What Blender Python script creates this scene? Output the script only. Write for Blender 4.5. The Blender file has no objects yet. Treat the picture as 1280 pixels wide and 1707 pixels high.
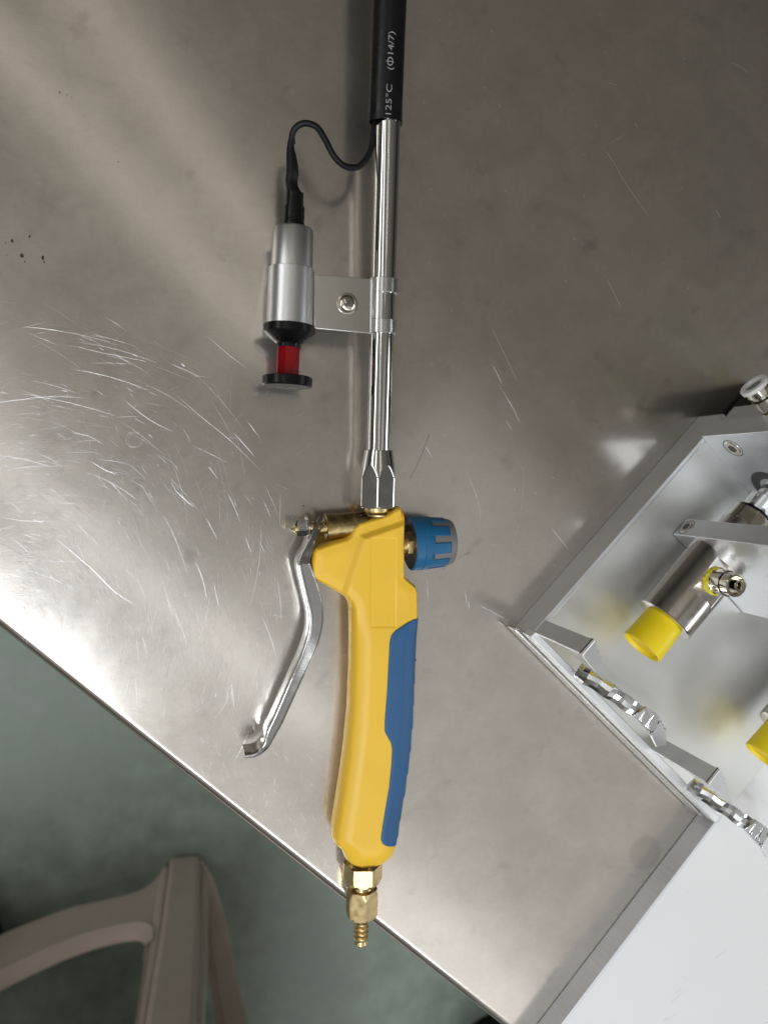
import bpy, bmesh, math, random
import numpy as np
from mathutils import Vector, Matrix
random.seed(7); rng = np.random.default_rng(7)
S = bpy.context.scene
MM = 0.001
# ------------------------------------------------------------------ camera geometry
# all measurements are kept in millimetres; table top is z = 0, the camera is 430 mm above it
F, CX, CY, HC = 1283., 640., 853.5, 430.
_n = np.array([300 - CX, -(790 - CY), -F]); _n /= np.linalg.norm(_n)
_Z = -_n
_X = np.array([1., 0, 0]); _X -= _X.dot(_Z) * _Z; _X /= np.linalg.norm(_X)
_Y = np.cross(_Z, _X)
CM = np.array([_X, _Y, _Z])                       # camera axes -> world
def P(px, py, z=0.):
    "world point (mm) of a measured photo pixel at height z"
    d = CM @ np.array([px - CX, -(py - CY), -F]); t = (HC - z) / (-d[2])
    return d * t + np.array([0, 0, HC])
cam = bpy.data.cameras.new('camera'); co = bpy.data.objects.new('camera', cam); S.collection.objects.link(co)
m4 = Matrix(CM.tolist()).to_4x4(); m4.translation = Vector((0, 0, HC * MM)); co.matrix_world = m4
cam.sensor_fit = 'VERTICAL'; cam.sensor_height = 36.0; cam.lens = F / 1707. * 36.0
cam.clip_start = 0.01; cam.clip_end = 100
cam.dof.use_dof = True; cam.dof.focus_distance = 0.405; cam.dof.aperture_fstop = 7.5
S.camera = co
# ------------------------------------------------------------------ world and lamps
W = bpy.data.worlds.new("World"); S.world = W; W.use_nodes = True
nt = W.node_tree; bg = nt.nodes['Background']
tc = nt.nodes.new('ShaderNodeTexCoord'); sp = nt.nodes.new('ShaderNodeSeparateXYZ'); cr = nt.nodes.new('ShaderNodeValToRGB')
nt.links.new(tc.outputs['Generated'], sp.inputs[0]); nt.links.new(sp.outputs['Z'], cr.inputs[0]); 
dk = nt.nodes.new('ShaderNodeVectorMath'); dk.operation = 'DOT_PRODUCT'; dk.inputs[1].default_value = (0.72, 0.69, 0); nt.links.new(tc.outputs['Generated'], dk.inputs[0])
mr_ = nt.nodes.new('ShaderNodeMapRange'); mr_.inputs[1].default_value = -0.5; mr_.inputs[2].default_value = 0.75; mr_.inputs[3].default_value = 1.15; mr_.inputs[4].default_value = 0.45; nt.links.new(dk.outputs['Value'], mr_.inputs[0])  # world dimmed on one side, added to darken the table's reflections there
vs_ = nt.nodes.new('ShaderNodeVectorMath'); vs_.operation = 'SCALE'; nt.links.new(cr.outputs[0], vs_.inputs[0]); nt.links.new(mr_.outputs[0], vs_.inputs['Scale']); nt.links.new(vs_.outputs[0], bg.inputs[0])
cr.color_ramp.elements[0].position = 0.10; cr.color_ramp.elements[0].color = (0.035, 0.034, 0.031, 1)
cr.color_ramp.elements[1].position = 0.75; cr.color_ramp.elements[1].color = (0.23, 0.212, 0.18, 1)
bg.inputs[1].default_value = 1.0
S.view_settings.view_transform = 'Standard'; S.view_settings.look = 'None'; S.view_settings.gamma = 1.0; S.view_settings.exposure = 0.0
S.view_settings.use_curve_mapping = False
def area(name, loc, tgt, sx, sy, power, col=(1, 1, 1), rot=None):
    l = bpy.data.lights.new(name, 'AREA'); l.shape = 'RECTANGLE'; l.size = sx; l.size_y = sy; l.energy = power; l.color = col
    o = bpy.data.objects.new(name, l); S.collection.objects.link(o); o.location = loc
    z = (Vector(loc) - Vector(tgt)).normalized()
    x = Vector((math.cos(rot), math.sin(rot), 0)) if rot is not None else Vector((1, 0, 0))
    x = (x - x.dot(z) * z).normalized(); y = z.cross(x)
    o.matrix_world = Matrix(((x.x, y.x, z.x, loc[0]), (x.y, y.y, z.y, loc[1]), (x.z, y.z, z.z, loc[2]), (0, 0, 0, 1)))
    return o
R_EDGE = math.radians(-43.4)
def over(px, py, h):
    "point at height h (m) whose mirror image in the table is seen at this pixel"
    q = P(px, py) * (1 + h * 1000 / HC) * MM; return (q[0], q[1])
def row(name, px, py, h, sx, sy, power, col, rot=R_EDGE):
    x, y = over(px, py, h); return area(name, (x, y, h), (x, y, 0), sx, sy, power, col, rot)
row('tube_lamp_row', -50, 1140, 2.2, 0.70, 0.22, 12, (0.90, 0.95, 1))
row('outer_fill_row', 60, 1720, 2.2, 2.6, 0.30, 36, (0.95, 0.97, 1))  # unseen row added to strengthen the overhead light, its mirror image off the steel
row('tube_lamp_row_front', 1000, 2160, 2.2, 4.2, 1.5, 17, (0.95, 0.97, 1))
row('table_fill_panel', 980, 1640, 3.2, 5.6, 3.4, 17, (0.96, 0.98, 1))  # unseen panel added to brighten the table's lower reflections evenly
row('tube_lamp_row_left', -800, 40, 2.2, 2.6, 0.25, 3.5, (1, 0.985, 0.96))
row('streak_strip', 60, 170, 2.6, 2.5, 0.07, 0.85, (1, 0.95, 0.85), math.radians(-47))  # unseen strips, here and below, added to draw soft streaks in the steel
row('streak_strip', 190, 955, 2.6, 2.2, 0.06, 1.15, (0.93, 0.96, 1), math.radians(-42))
row('streak_strip', 265, 190, 2.6, 1.9, 0.04, 0.65, (1, 0.93, 0.85), math.radians(-52))
area('side_fill_right', (2.7, -0.75, 1.35), (0.2, -0.05, 0), 2.2, 0.7, 18, (0.96, 0.98, 1), math.radians(75))  # unseen lamp added to light the board, its reflection kept off the steel
area('side_lamp_left', (-2.5, 0.5, 1.6), (0, 0, 0), 2.4, 0.5, 13, (1, 0.99, 0.97), math.radians(80))

# ------------------------------------------------------------------ helpers
COL = S.collection
def props(o, label=None, cat=None, group=None, kind=None):
    if label: o['label'] = label
    if cat: o['category'] = cat
    if group: o['group'] = group
    if kind: o['kind'] = kind
    return o
class Thing:
    def __init__(s, name, loc, label=None, cat=None, group=None, kind=None):
        s.o = bpy.data.objects.new(name, None); COL.objects.link(s.o); s.loc = np.array(loc, float)
        s.o.location = Vector(s.loc * MM); s.o.empty_display_size = 0.01
        props(s.o, label, cat, group, kind)
class MB:
    def __init__(s): s.v = []; s.f = []
    def add(s, v, f):
        b = len(s.v); s.v += [tuple(map(float, p)) for p in v]; s.f += [tuple(b + i for i in q) for q in f]; return s
    def build(s, name, mat, parent=None, sharp=30, bevel=0, smooth=True, loc=None, label=None, kind=None, bseg=2):
        # parent: a Thing (top level) or an object returned by build (sub-part)
        if isinstance(parent, Thing): base = parent.loc; po = parent.o
        elif parent is not None: base = np.array(parent['_b'].to_list()) if '_b' in parent else np.zeros(3); po = parent
        else: base = np.array(loc if loc is not None else (0, 0, 0), float); po = None
        me = bpy.data.meshes.new(name)
        me.from_pydata([((x - base[0]) * MM, (y - base[1]) * MM, (z - base[2]) * MM) for x, y, z in s.v], [], s.f)
        bm = bmesh.new(); bm.from_mesh(me); bmesh.ops.recalc_face_normals(bm, faces=bm.faces); bm.to_mesh(me); bm.free()
        me.materials.append(mat)
        if smooth:
            me.polygons.foreach_set('use_smooth', [True] * len(me.polygons)); me.set_sharp_from_angle(angle=math.radians(sharp))
        o = bpy.data.objects.new(name, me); COL.objects.link(o); o['_b'] = [float(c) for c in base]
        if po is None: o.location = Vector(base * MM)
        else: o.parent = po
        if bevel:
            md = o.modifiers.new('bevel', 'BEVEL'); md.width = bevel * MM; md.segments = bseg; md.limit_method = 'ANGLE'; md.angle_limit = math.radians(35)
        props(o, label, None, None, kind)
        return o
def nrm(v): v = np.array(v, float); return v / np.linalg.norm(v)
def frame(ax, up=(0, 0, 1)):
    w = nrm(ax); u = np.cross(up, w)
    if np.linalg.norm(u) < 1e-4: u = np.cross((0, 1, 0), w)
    u = nrm(u); return u, np.cross(w, u), w
def lathe(mb, p0, ax, prof, seg=48, rf=None, a0=0, a1=None, up=(0, 0, 1)):
    "prof: list of (t, r) along the axis; rf(theta, t, r) may change the radius"
    u, v, w = frame(ax, up); p0 = np.array(p0, float); full = a1 is None
    n = seg if full else seg + 1; a1_ = 2 * math.pi if full else a1
    V = []; Fs = []
    for t, r in prof:
        for k in range(n):
            th = a0 + (a1_ - a0) * k / seg if not full else 2 * math.pi * k / seg + a0
            rr = rf(th, t, r) if rf else r
            V.append(p0 + w * t + (u * math.cos(th) + v * math.sin(th)) * max(rr, 1e-4))
    for i in range(len(prof) - 1):
        for k in range(seg):
            k2 = (k + 1) % n if full else k + 1
            Fs.append((i * n + k, i * n + k2, (i + 1) * n + k2, (i + 1) * n + k))
    return mb.add(V, Fs)
def hexr(n=6, ph=0):
    def f(th, t, r):
        a = (th - ph) % (2 * math.pi / n) - math.pi / n
        return r / math.cos(a)
    return f
def hexcone(n, ph, flat, cone):
    "hexagonal bar turned down by a cone: min of both"
    h = hexr(n, ph)
    return lambda th, t, r: min(h(th, t, flat), cone(t))
def sweep(mb, pts, rad, seg=12, closed=False):
    pts = [np.array(p, float) for p in pts]; n = len(pts); V = []; Fs = []; pu = None
    for i, p in enumerate(pts):
        t = nrm(pts[min(i + 1, n - 1)] - pts[max(i - 1, 0)])
        if pu is None: u = frame(t)[0]
        else: u = nrm(pu - pu.dot(t) * t)
        pu = u; v = np.cross(t, u); r = rad(i / (n - 1)) if callable(rad) else rad
        for k in range(seg):
            a = 2 * math.pi * k / seg; V.append(p + (u * math.cos(a) + v * math.sin(a)) * r)
    for i in range(n - 1):
        for k in range(seg): Fs.append((i * seg + k, i * seg + (k + 1) % seg, (i + 1) * seg + (k + 1) % seg, (i + 1) * seg + k))
    Fs.append(tuple(range(seg))); Fs.append(tuple((n - 1) * seg + k for k in range(seg)))
    return mb.add(V, Fs)
def spline(pts, m=8):
    pts = [np.array(p, float) for p in pts]; out = []
    for i in range(len(pts) - 1):
        p0 = pts[max(i - 1, 0)]; p1 = pts[i]; p2 = pts[i + 1]; p3 = pts[min(i + 2, len(pts) - 1)]
        for k in range(m):
            t = k / m
            out.append(0.5 * ((2 * p1) + (-p0 + p2) * t + (2 * p0 - 5 * p1 + 4 * p2 - p3) * t * t + (-p0 + 3 * p1 - 3 * p2 + p3) * t ** 3))
    out.append(pts[-1]); return out
def boxm(mb, o, a, b, c):
    "box from corner o with edge vectors a, b, c"
    o, a, b, c = [np.array(x, float) for x in (o, a, b, c)]
    V = [o, o + a, o + a + b, o + b, o + c, o + a + c, o + a + b + c, o + b + c]
    return mb.add(V, [(0, 3, 2, 1), (4, 5, 6, 7), (0, 1, 5, 4), (1, 2, 6, 5), (2, 3, 7, 6), (3, 0, 4, 7)])
def prism(mb, pts, up):
    pts = [np.array(p, float) for p in pts]; up = np.array(up, float); n = len(pts)
    return mb.add(pts + [p + up for p in pts], [tuple(range(n))[::-1], tuple(range(n, 2 * n))] + [(i, (i + 1) % n, n + (i + 1) % n, n + i) for i in range(n)])

# ------------------------------------------------------------------ materials
def mat(name, col, rough=0.5, metal=0.0, noise=0.0, nscale=30, rn=0.0, bump=0.0, bscale=400, spec=0.5, stretch=None, coat=0, sss=0):
    m = bpy.data.materials.new(name); m.use_nodes = True; t = m.node_tree; b = t.nodes['Principled BSDF']
    b.inputs['Base Color'].default_value = (*col, 1); b.inputs['Roughness'].default_value = rough; b.inputs['Metallic'].default_value = metal
    b.inputs['Specular IOR Level'].default_value = spec; b.inputs['Coat Weight'].default_value = coat
    if sss: b.inputs['Subsurface Weight'].default_value = sss; b.inputs['Subsurface Scale'].default_value = 0.003
    g = t.nodes.new('ShaderNodeNewGeometry'); src = g.outputs['Position']
    if stretch:
        mp = t.nodes.new('ShaderNodeMapping'); mp.inputs['Rotation'].default_value = (0, 0, stretch[0]); mp.inputs['Scale'].default_value = stretch[1]
        t.links.new(src, mp.inputs[0]); src = mp.outputs[0]
    if noise or rn:
        n = t.nodes.new('ShaderNodeTexNoise'); n.inputs['Scale'].default_value = nscale; n.inputs['Detail'].default_value = 6; t.links.new(src, n.inputs['Vector'])
        if noise:
            mx = t.nodes.new('ShaderNodeMix'); mx.data_type = 'RGBA'
            mx.inputs['A'].default_value = (*[c * (1 - noise) for c in col], 1); mx.inputs['B'].default_value = (*[min(1, c * (1 + noise)) for c in col], 1)
            mr0 = t.nodes.new('ShaderNodeMapRange'); mr0.inputs[1].default_value = .3; mr0.inputs[2].default_value = .7
            t.links.new(n.outputs['Fac'], mr0.inputs[0]); t.links.new(mr0.outputs[0], mx.inputs['Factor']); t.links.new(mx.outputs['Result'], b.inputs['Base Color'])
        if rn:
            mr = t.nodes.new('ShaderNodeMapRange'); mr.inputs[1].default_value = .3; mr.inputs[2].default_value = .7
            mr.inputs[3].default_value = max(0.02, rough - rn); mr.inputs[4].default_value = rough + rn
            t.links.new(n.outputs['Fac'], mr.inputs[0]); t.links.new(mr.outputs[0], b.inputs['Roughness'])
    if bump:
        n2 = t.nodes.new('ShaderNodeTexNoise'); n2.inputs['Scale'].default_value = bscale; n2.inputs['Detail'].default_value = 3; t.links.new(src, n2.inputs['Vector'])
        bp = t.nodes.new('ShaderNodeBump'); bp.inputs['Strength'].default_value = bump; bp.inputs['Distance'].default_value = 0.0002
        t.links.new(n2.outputs['Fac'], bp.inputs['Height']); t.links.new(bp.outputs[0], b.inputs['Normal'])
    return m
M = {}
M['chrome'] = mat('chrome', (0.72, 0.72, 0.72), 0.07, 1, rn=0.04, nscale=90)
M['lever'] = mat('lever_chrome', (0.46, 0.455, 0.45), 0.10, 1, rn=0.04, nscale=300, bump=0.04, bscale=900)
M['cast'] = mat('satin_aluminium', (0.74, 0.76, 0.77), 0.30, 1, bump=0.16, bscale=7000)
M['bracket'] = mat('zinc_plated_steel', (0.66, 0.66, 0.64), 0.24, 1, rn=0.02, nscale=60)
M['alu'] = mat('anodised_aluminium', (0.74, 0.76, 0.79), 0.45, .86, noise=.03, rn=0.04, nscale=60, bump=0.05, bscale=5000)
M['alu_floor'] = mat('anodised_aluminium_sheet', (0.75, 0.76, 0.74), 0.44, .93, noise=.05, rn=0.05, nscale=18)
M['polished'] = mat('polished_aluminium', (0.70, 0.71, 0.73), 0.17, 1)
M['stainless'] = mat('turned_stainless', (0.60, 0.57, 0.54), 0.22, 1, rn=.05, nscale=300)
M['nickel'] = mat('nickel', (0.70, 0.67, 0.58), 0.12, 1, rn=.05, nscale=300)
M['brass'] = mat('brass', (0.76, 0.60, 0.31), 0.36, 1, noise=.07, rn=0.07, nscale=250, bump=.1, bscale=1500)
M['old_brass'] = mat('dull_brass', (0.42, 0.32, 0.15), 0.30, 1, noise=.25, rn=0.1, nscale=250, bump=.15, bscale=900)
M['yellow'] = mat('yellow_plastic', (0.90, 0.56, 0.042), 0.42, noise=.05, nscale=22, rn=.06, bump=.22, bscale=2600, sss=0.05)
M['blue'] = mat('blue_rubber', (0.019, 0.104, 0.255), 0.50, noise=.06, nscale=60, rn=.05, bump=.2, bscale=3000)
M['knob_blue'] = mat('knob_blue_plastic', (0.012, 0.12, 0.27), 0.38, noise=.04, nscale=100)
M['knob_grey'] = mat('knob_grey_plastic', (0.17, 0.175, 0.18), 0.45)
M['sleeve'] = mat('heat_shrink_black', (0.006, 0.006, 0.007), 0.30, spec=.28, rn=.08, nscale=120, bump=.25, bscale=250)
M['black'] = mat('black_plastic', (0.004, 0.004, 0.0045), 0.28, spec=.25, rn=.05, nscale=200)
M['rubber'] = mat('black_rubber', (0.005, 0.005, 0.0055), 0.45, spec=.25, bump=.5, bscale=500)
M['red'] = mat('red_plastic', (0.20, 0.002, 0.006), 0.2, spec=.3)
M['print'] = mat('grey_print', (0.27, 0.27, 0.27), 0.6)
M['cap'] = mat('yellow_cap_vinyl', (0.86, 0.66, 0.003), 0.40, sss=0.15)
M['tape'] = mat('yellow_thread_tape', (0.80, 0.70, 0.06), 0.55, noise=.3, nscale=900)
M['white_plastic'] = mat('white_plastic', (0.72, 0.72, 0.72), 0.4)
M['grey_rubber'] = mat('grey_rubber', (0.16, 0.17, 0.16), 0.5)
M['board'] = mat('white_laminate', (0.80, 0.81, 0.82), 0.38, noise=.015, nscale=8)
M['trim'] = mat('aluminium_trim', (0.76, 0.78, 0.82), 0.5, .75, noise=.05, nscale=60, stretch=(0.8, (1, 20, 1)))
M['stool'] = mat('taupe_plastic', (0.72, 0.59, 0.53), 0.45, noise=.05, nscale=20, bump=.2, bscale=600)
M['hose'] = mat('pale_green_hose', (0.50, 0.52, 0.22), 0.25)
M['lip'] = mat('bright_aluminium', (0.86, 0.88, 0.90), 0.5, .8)
M['silver'] = mat('zinc_nut', (0.82, 0.83, 0.84), 0.2, 1)
M['hair'] = mat('hair', (0.03, 0.02, 0.015), 0.5)
M['dirt'] = mat('dirt', (0.02, 0.018, 0.012), 0.8)
M['recess_dark'] = mat('recess_dark', (0.11, 0.11, 0.11), 0.45, 0.6)  # dark colour paints the shade inside bores, sockets and screw recesses
M['mirror_line'] = mat('scratched_steel', (0.80, 0.80, 0.82), 0.36, 1)

def steel_material():
    m = bpy.data.materials.new('worn_stainless_sheet'); m.use_nodes = True; t = m.node_tree; L = t.links.new
    b = t.nodes['Principled BSDF']; out = t.nodes['Material Output']
    g = t.nodes.new('ShaderNodeNewGeometry')
    def noise(sc, det=5, rough=.55, off=(0, 0, 0), stretch=None, rot=0, dist=0):
        mp = t.nodes.new('ShaderNodeMapping'); mp.inputs['Location'].default_value = off; mp.inputs['Rotation'].default_value = (0, 0, rot)
        mp.inputs['Scale'].default_value = stretch or (1, 1, 1); L(g.outputs['Position'], mp.inputs[0])
        n = t.nodes.new('ShaderNodeTexNoise'); n.inputs['Scale'].default_value = sc; n.inputs['Detail'].default_value = det
        n.inputs['Roughness'].default_value = rough; n.inputs['Distortion'].default_value = dist; L(mp.outputs[0], n.inputs['Vector']); return n.outputs['Fac']
    def rng_(x, a, b_, c, d):
        mr = t.nodes.new('ShaderNodeMapRange'); mr.inputs[1].default_value = a; mr.inputs[2].default_value = b_; mr.inputs[3].default_value = c; mr.inputs[4].default_value = d
        L(x, mr.inputs[0]); return mr.outputs[0]
    def mul(x, y):
        q = t.nodes.new('ShaderNodeMath'); q.operation = 'MULTIPLY'; L(x, q.inputs[0]); L(y, q.inputs[1]); return q.outputs[0]
    big = noise(9, 5, .6, dist=.6); mid = noise(38, 6, .62, (3, 1, 0), dist=.5); fine = noise(240, 4, .6, (1, 5, 0)); spots = noise(55, 3, .5, (9, 2, 0))
    f1 = rng_(big, .3, .7, .93, 1.05); f2 = rng_(mid, .3, .7, .95, 1.04); f3 = rng_(fine, .3, .7, .975, 1.02); f4 = rng_(spots, .24, .36, .80, 1.0)
    fac = mul(mul(f1, f2), mul(f3, f4)); fac = mul(fac, mul(rng_(noise(55, 3, .7, stretch=(1, 26, 1), rot=0.76), .3, .7, .965, 1.03), rng_(noise(70, 2, .7, (4, 4, 0), stretch=(30, 1, 1), rot=0.3), .3, .7, .98, 1.015)))
    # a round dried water mark near the board
    c = P(1075, 1422); vm = t.nodes.new('ShaderNodeVectorMath'); vm.operation = 'DISTANCE'; vm.inputs[1].default_value = (c[0] * MM, c[1] * MM, 0); L(g.outputs['Position'], vm.inputs[0])
    fac = mul(fac, rng_(vm.outputs['Value'], .0105, .0125, .86, 1.0))
    vs = t.nodes.new('ShaderNodeVectorMath'); vs.operation = 'SCALE'; vs.inputs[0].default_value = (0.62, 0.58, 0.53); L(fac, vs.inputs['Scale'])
    L(vs.outputs[0], b.inputs['Base Color']); b.inputs['Metallic'].default_value = 1
    L(mul(rng_(big, .3, .7, .135, .18), rng_(mid, .3, .7, .96, 1.05)), b.inputs['Roughness'])
    b2 = t.nodes.new('ShaderNodeBsdfPrincipled'); b2.inputs['Metallic'].default_value = 1; b2.inputs['Roughness'].default_value = .44; L(vs.outputs[0], b2.inputs['Base Color'])
    mx = t.nodes.new('ShaderNodeMixShader'); L(b.outputs[0], mx.inputs[1]); L(b2.outputs[0], mx.inputs[2]); L(rng_(mid, .3, .7, .27, .33), mx.inputs[0]); L(mx.outputs[0], out.inputs[0])
    # long shallow ripple of the sheet and a faint brushed grain along it
    grain = noise(60, 3, .6, stretch=(1, 30, 1), rot=0.76); wav = noise(14, 2, .5, (2, 2, 0))
    b1 = t.nodes.new('ShaderNodeBump'); b1.inputs['Strength'].default_value = .035; b1.inputs['Distance'].default_value = .0003; L(grain, b1.inputs['Height'])
    bw = t.nodes.new('ShaderNodeBump'); bw.inputs['Strength'].default_value = .14; bw.inputs['Distance'].default_value = .0012; L(wav, bw.inputs['Height']); L(b1.outputs[0], bw.inputs['Normal'])
    L(bw.outputs[0], b.inputs['Normal']); L(bw.outputs[0], b2.inputs['Normal'])
    return m
M['steel'] = steel_material()
def floor_material():
    m = mat('green_epoxy_floor', (0.205, 0.255, 0.208), 0.5, noise=.19, nscale=30, rn=.1)
    return m
M['floor'] = floor_material()

# ------------------------------------------------------------------ floor
FZ = -750.
mb = MB(); mb.add([(-3000, -3000, FZ), (3000, -3000, FZ), (3000, 3000, FZ), (-3000, 3000, FZ)], [(0, 1, 2, 3)])
mb.build('floor', M['floor'], kind='structure', smooth=False)

# ------------------------------------------------------------------ steel table
E0 = P(0, 1050); ed = np.array([math.cos(R_EDGE), math.sin(R_EDGE), 0]); en = np.array([-ed[1], ed[0], 0])
tb = Thing('steel_table', (E0 + ed * 200 + en * 400) * [1, 1, 0] + [0, 0, FZ], 'scratched stainless steel worktable with a rolled front edge, under the torch', 'table')
mb = MB(); T0 = E0 - ed * 700
# sheet with rolled edge: profile across the edge, swept along it
prof = [(900, 0), (6.5, 0)] + [(6 - 6 * math.sin(a), -6 + 6 * math.cos(a)) for a in np.linspace(.08, 1.57, 14)] + [(0, -34), (1.2, -34), (1.2, -8)]
V = []
for s in (0, 1900): V += [T0 + ed * s + en * a + np.array([0, 0, z]) for a, z in prof]
n = len(prof); mb.add(V, [(i, i + 1, n + i + 1, n + i) for i in range(n - 1)])
mb.build('table_top', M['steel'], tb, sharp=60)
mb = MB()
boxm(mb, T0 + en * 890 + [0, 0, -34], ed * 1900, en * 10, (0, 0, 33.5)); mb.build('rear_rail', M['alu'], tb)
for s, a in ((60, 60), (1800, 60), (60, 840), (1800, 840)):
    mb = MB(); c = T0 + ed * s + en * a; lathe(mb, c + [0, 0, FZ], (0, 0, 1), [(0, 0), (0, 24), (8, 24), (8, 19), (-FZ - 36, 19), (-FZ - 36, 0)], 24); mb.build('leg', M['alu'], tb)
mb = MB(); boxm(mb, T0 + ed * 60 + en * 60 + [0, 0, FZ + 180], ed * 1740, en * 780, (0, 0, 20)); mb.build('lower_shelf', M['alu'], tb, bevel=2)

# scratches: shallow ridges on the sheet
sc = MB()
def scratch(pts, w, tilt=0.0):
    pts = [P(x, y, 0) for x, y in pts]; n = len(pts); V = []
    for i, p in enumerate(pts):
        t = nrm(pts[min(i + 1, n - 1)] - pts[max(i - 1, 0)]); s = np.array([-t[1], t[0], 0]); f = math.sin(math.pi * (i + .15) / (n - .7)) ** .6
        a = p - s * w * f / 2; b = p + s * w * f / 2; c = p + s * w * f * .5 * tilt + np.array([0, 0, .012 + .10 * w * f])
        a = a + [0, 0, .004]; b = b + [0, 0, .004]
        V += [a, c, b]
    sc.add(V, [q for i in range(n - 1) for q in ((3 * i, 3 * i + 1, 3 * i + 4, 3 * i + 3), (3 * i + 1, 3 * i + 2, 3 * i + 5, 3 * i + 4))])
def on_table(x, y): return y < 1040 + x * .79
cx0, cy0 = 0, 1060  # scratches laid in arcs round the lamp's mirror spot, fixing its glint in shape
clumps = [(random.uniform(60, 560), random.uniform(-1.5, 0.25)) for _ in range(95)]
for k in range(4200):
    if k % 3: r0, a0_ = random.choice(clumps); r = r0 + random.gauss(0, 26); a = a0_ + random.gauss(0, .09)
    else: r = random.uniform(40, 560); a = random.uniform(-1.57, .45)
    if r < 30 or r > 560 or random.random() < (r / 640) ** 2.2: continue
    ln = random.choice((5, 8, 12, 18, 28, 44, 66)) * random.uniform(.6, 1.5) * (.4 + r / 400); da = ln / r; jit = random.gauss(0, .26); rb = random.gauss(0, .06)
    pts = []
    for i in range(7):
        s = (i / 6 - .5); pts.append((cx0 + (r + jit * ln * s + rb * ln * s * s) * math.cos(a + da * s), cy0 + (r + jit * ln * s) * math.sin(a + da * s)))
    if not all(on_table(*p) and -30 < p[0] < 470 for p in pts): continue
    scratch(pts, random.choice((.026, .034, .045, .06, .11)) * random.uniform(.7, 1.2), random.uniform(-.6, .6))
for k in range(2200):                                           # chaotic short ones near the lower left corner
    r = abs(random.gauss(0, 190)) + 10; a = random.uniform(-1.4, .75); x = cx0 + r * math.cos(a) + 30; y = cy0 + r * math.sin(a); d = random.uniform(0, 3.14); ln = random.uniform(5, 42)
    pts = [(x + ln * s * math.cos(d) + s * s * 3, y + ln * s * math.sin(d)) for s in (-.5, -.25, 0, .25, .5)]
    if all(on_table(*p) for p in pts): scratch(pts, random.uniform(.025, .055), random.uniform(-.6, .6))
for k in range(260):                                           # along the front edge
    s = random.uniform(330, 620); x = s; y = 1040 + s * .79 - abs(random.gauss(0, 90)) - 14; d = random.choice((1.1, 1.9, 2.2, 0.9)) + random.gauss(0, .2); ln = random.uniform(5, 26)
    pts = [(x + ln * q * math.cos(d), y + ln * q * math.sin(d)) for q in (-.5, 0, .5)]
    if all(on_table(*p) for p in pts): scratch(pts, random.uniform(.05, .09), random.uniform(-.6, .6))
for L_, w in [([(1008, 250), (1025, 275), (1042, 305), (1082, 362)], .32), ([(1011, 464), (1021, 485), (1034, 511)], .26), ([(819, 545), (838, 585), (862, 636)], .16), ([(820, 608), (828, 622), (836, 640)], .3),
              ([(918, 880), (932, 897), (948, 917)], .30), ([(830, 640), (850, 672), (870, 712)], .12), ([(864, 770), (872, 790), (868, 850), (858, 905)], .08), ([(1216, 103), (1232, 110), (1248, 123)], .22), ([(1192, 350), (1200, 362)], .5),
              ([(1015, 240), (1045, 222)], .14), ([(1058, 205), (1062, 214)], .25), ([(800, 1010), (832, 1026), (868, 1050)], .5), ([(775, 985), (778, 1010)], .12), ([(712, 962), (713, 1004)], .12), ([(781, 1003), (782, 1015)], .2),
              ([(955, 397), (958, 400)], .35), ([(940, 468), (945, 470)], .3), ([(1015, 138), (1027, 142)], .4), ([(843, 700), (852, 716)], .2), ([(708, 742), (720, 763)], .1), ([(770, 770), (800, 850), (790, 930)], .06),
              ([(118, 575), (170, 588), (232, 600), (245, 603)], .2), ([(150, 556), (190, 566), (228, 578)], .16), ([(285, 650), (330, 690), (385, 735), (432, 782)], .42), ([(345, 560), (380, 590), (412, 615)], .2), ([(150, 768), (175, 783), (198, 792)], .42), ([(292, 817), (308, 832), (323, 845)], .35),
              ([(90, 895), (150, 945), (190, 985), (228, 1010)], .5), ([(270, 960), (280, 1000), (292, 1035)], .3), ([(325, 935), (338, 965), (346, 1003)], .36), ([(0, 903), (50, 930), (110, 936), (140, 934)], .5), ([(0, 862), (40, 868), (98, 870)], .35), ([(30, 655), (120, 672), (200, 695)], .2), ([(205, 665), (250, 700), (290, 720)], .3), ([(302, 606), (309, 611)], .7)]:
    scratch([(p[0], p[1]) for p in spline([np.array([*q, 0.]) for q in L_], 3)], w * .6, random.uniform(-.4, .4))
def ring(x, y, r, w): scratch([(x + r * math.cos(a), y + r * .92 * math.sin(a)) for a in np.linspace(0, 6.6, 26)], w)
ring(224, 733, 14, .12); ring(26, 754, 12, .10); ring(226, 734, 12, .07)
for k in range(110):
    x, y = random.uniform(690, 1150), random.uniform(20, 960)
    if x + 0.9 * y > 1960: continue
    d = random.gauss(1.0, .4); ln = random.uniform(1, 5); scratch([(x, y), (x + ln * math.cos(d), y + ln * math.sin(d))], random.uniform(.05, .16))
sc.build('scratch', M['mirror_line'], tb, smooth=False, kind='stuff')

# ------------------------------------------------------------------ white board
bd = np.array([math.cos(math.radians(46.9)), math.sin(math.radians(46.9)), 0]); bn = np.array([bd[1], -bd[0], 0])   # along its left edge / to the right
B0 = P(915, 1680, 0); BT = 15.
bo = Thing('white_board', B0 + bd * 20 + bn * 150, 'thick white laminate board with aluminium edging at the lower right of the steel table', 'board')
mb = MB(); boxm(mb, B0 - bd * 160 + bn * 1.6 + [0, 0, .4], bd * 480, bn * 380, (0, 0, BT)); mb.build('panel', M['board'], bo, bevel=.3)
mb = MB(); boxm(mb, B0 - bd * 160 + [0, 0, .3], bd * 121, bn * 1.4, (0, 0, BT + .25)); mb.build('edge_strip', M['trim'], bo, bevel=.2)
mb = MB(); boxm(mb, B0 - bd * 38.8 + [0, 0, .3], bd * 200, bn * 1.4, (0, 0, BT + .25)); mb.build('edge_strip', M['trim'], bo, bevel=.2)
mb = MB()
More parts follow.
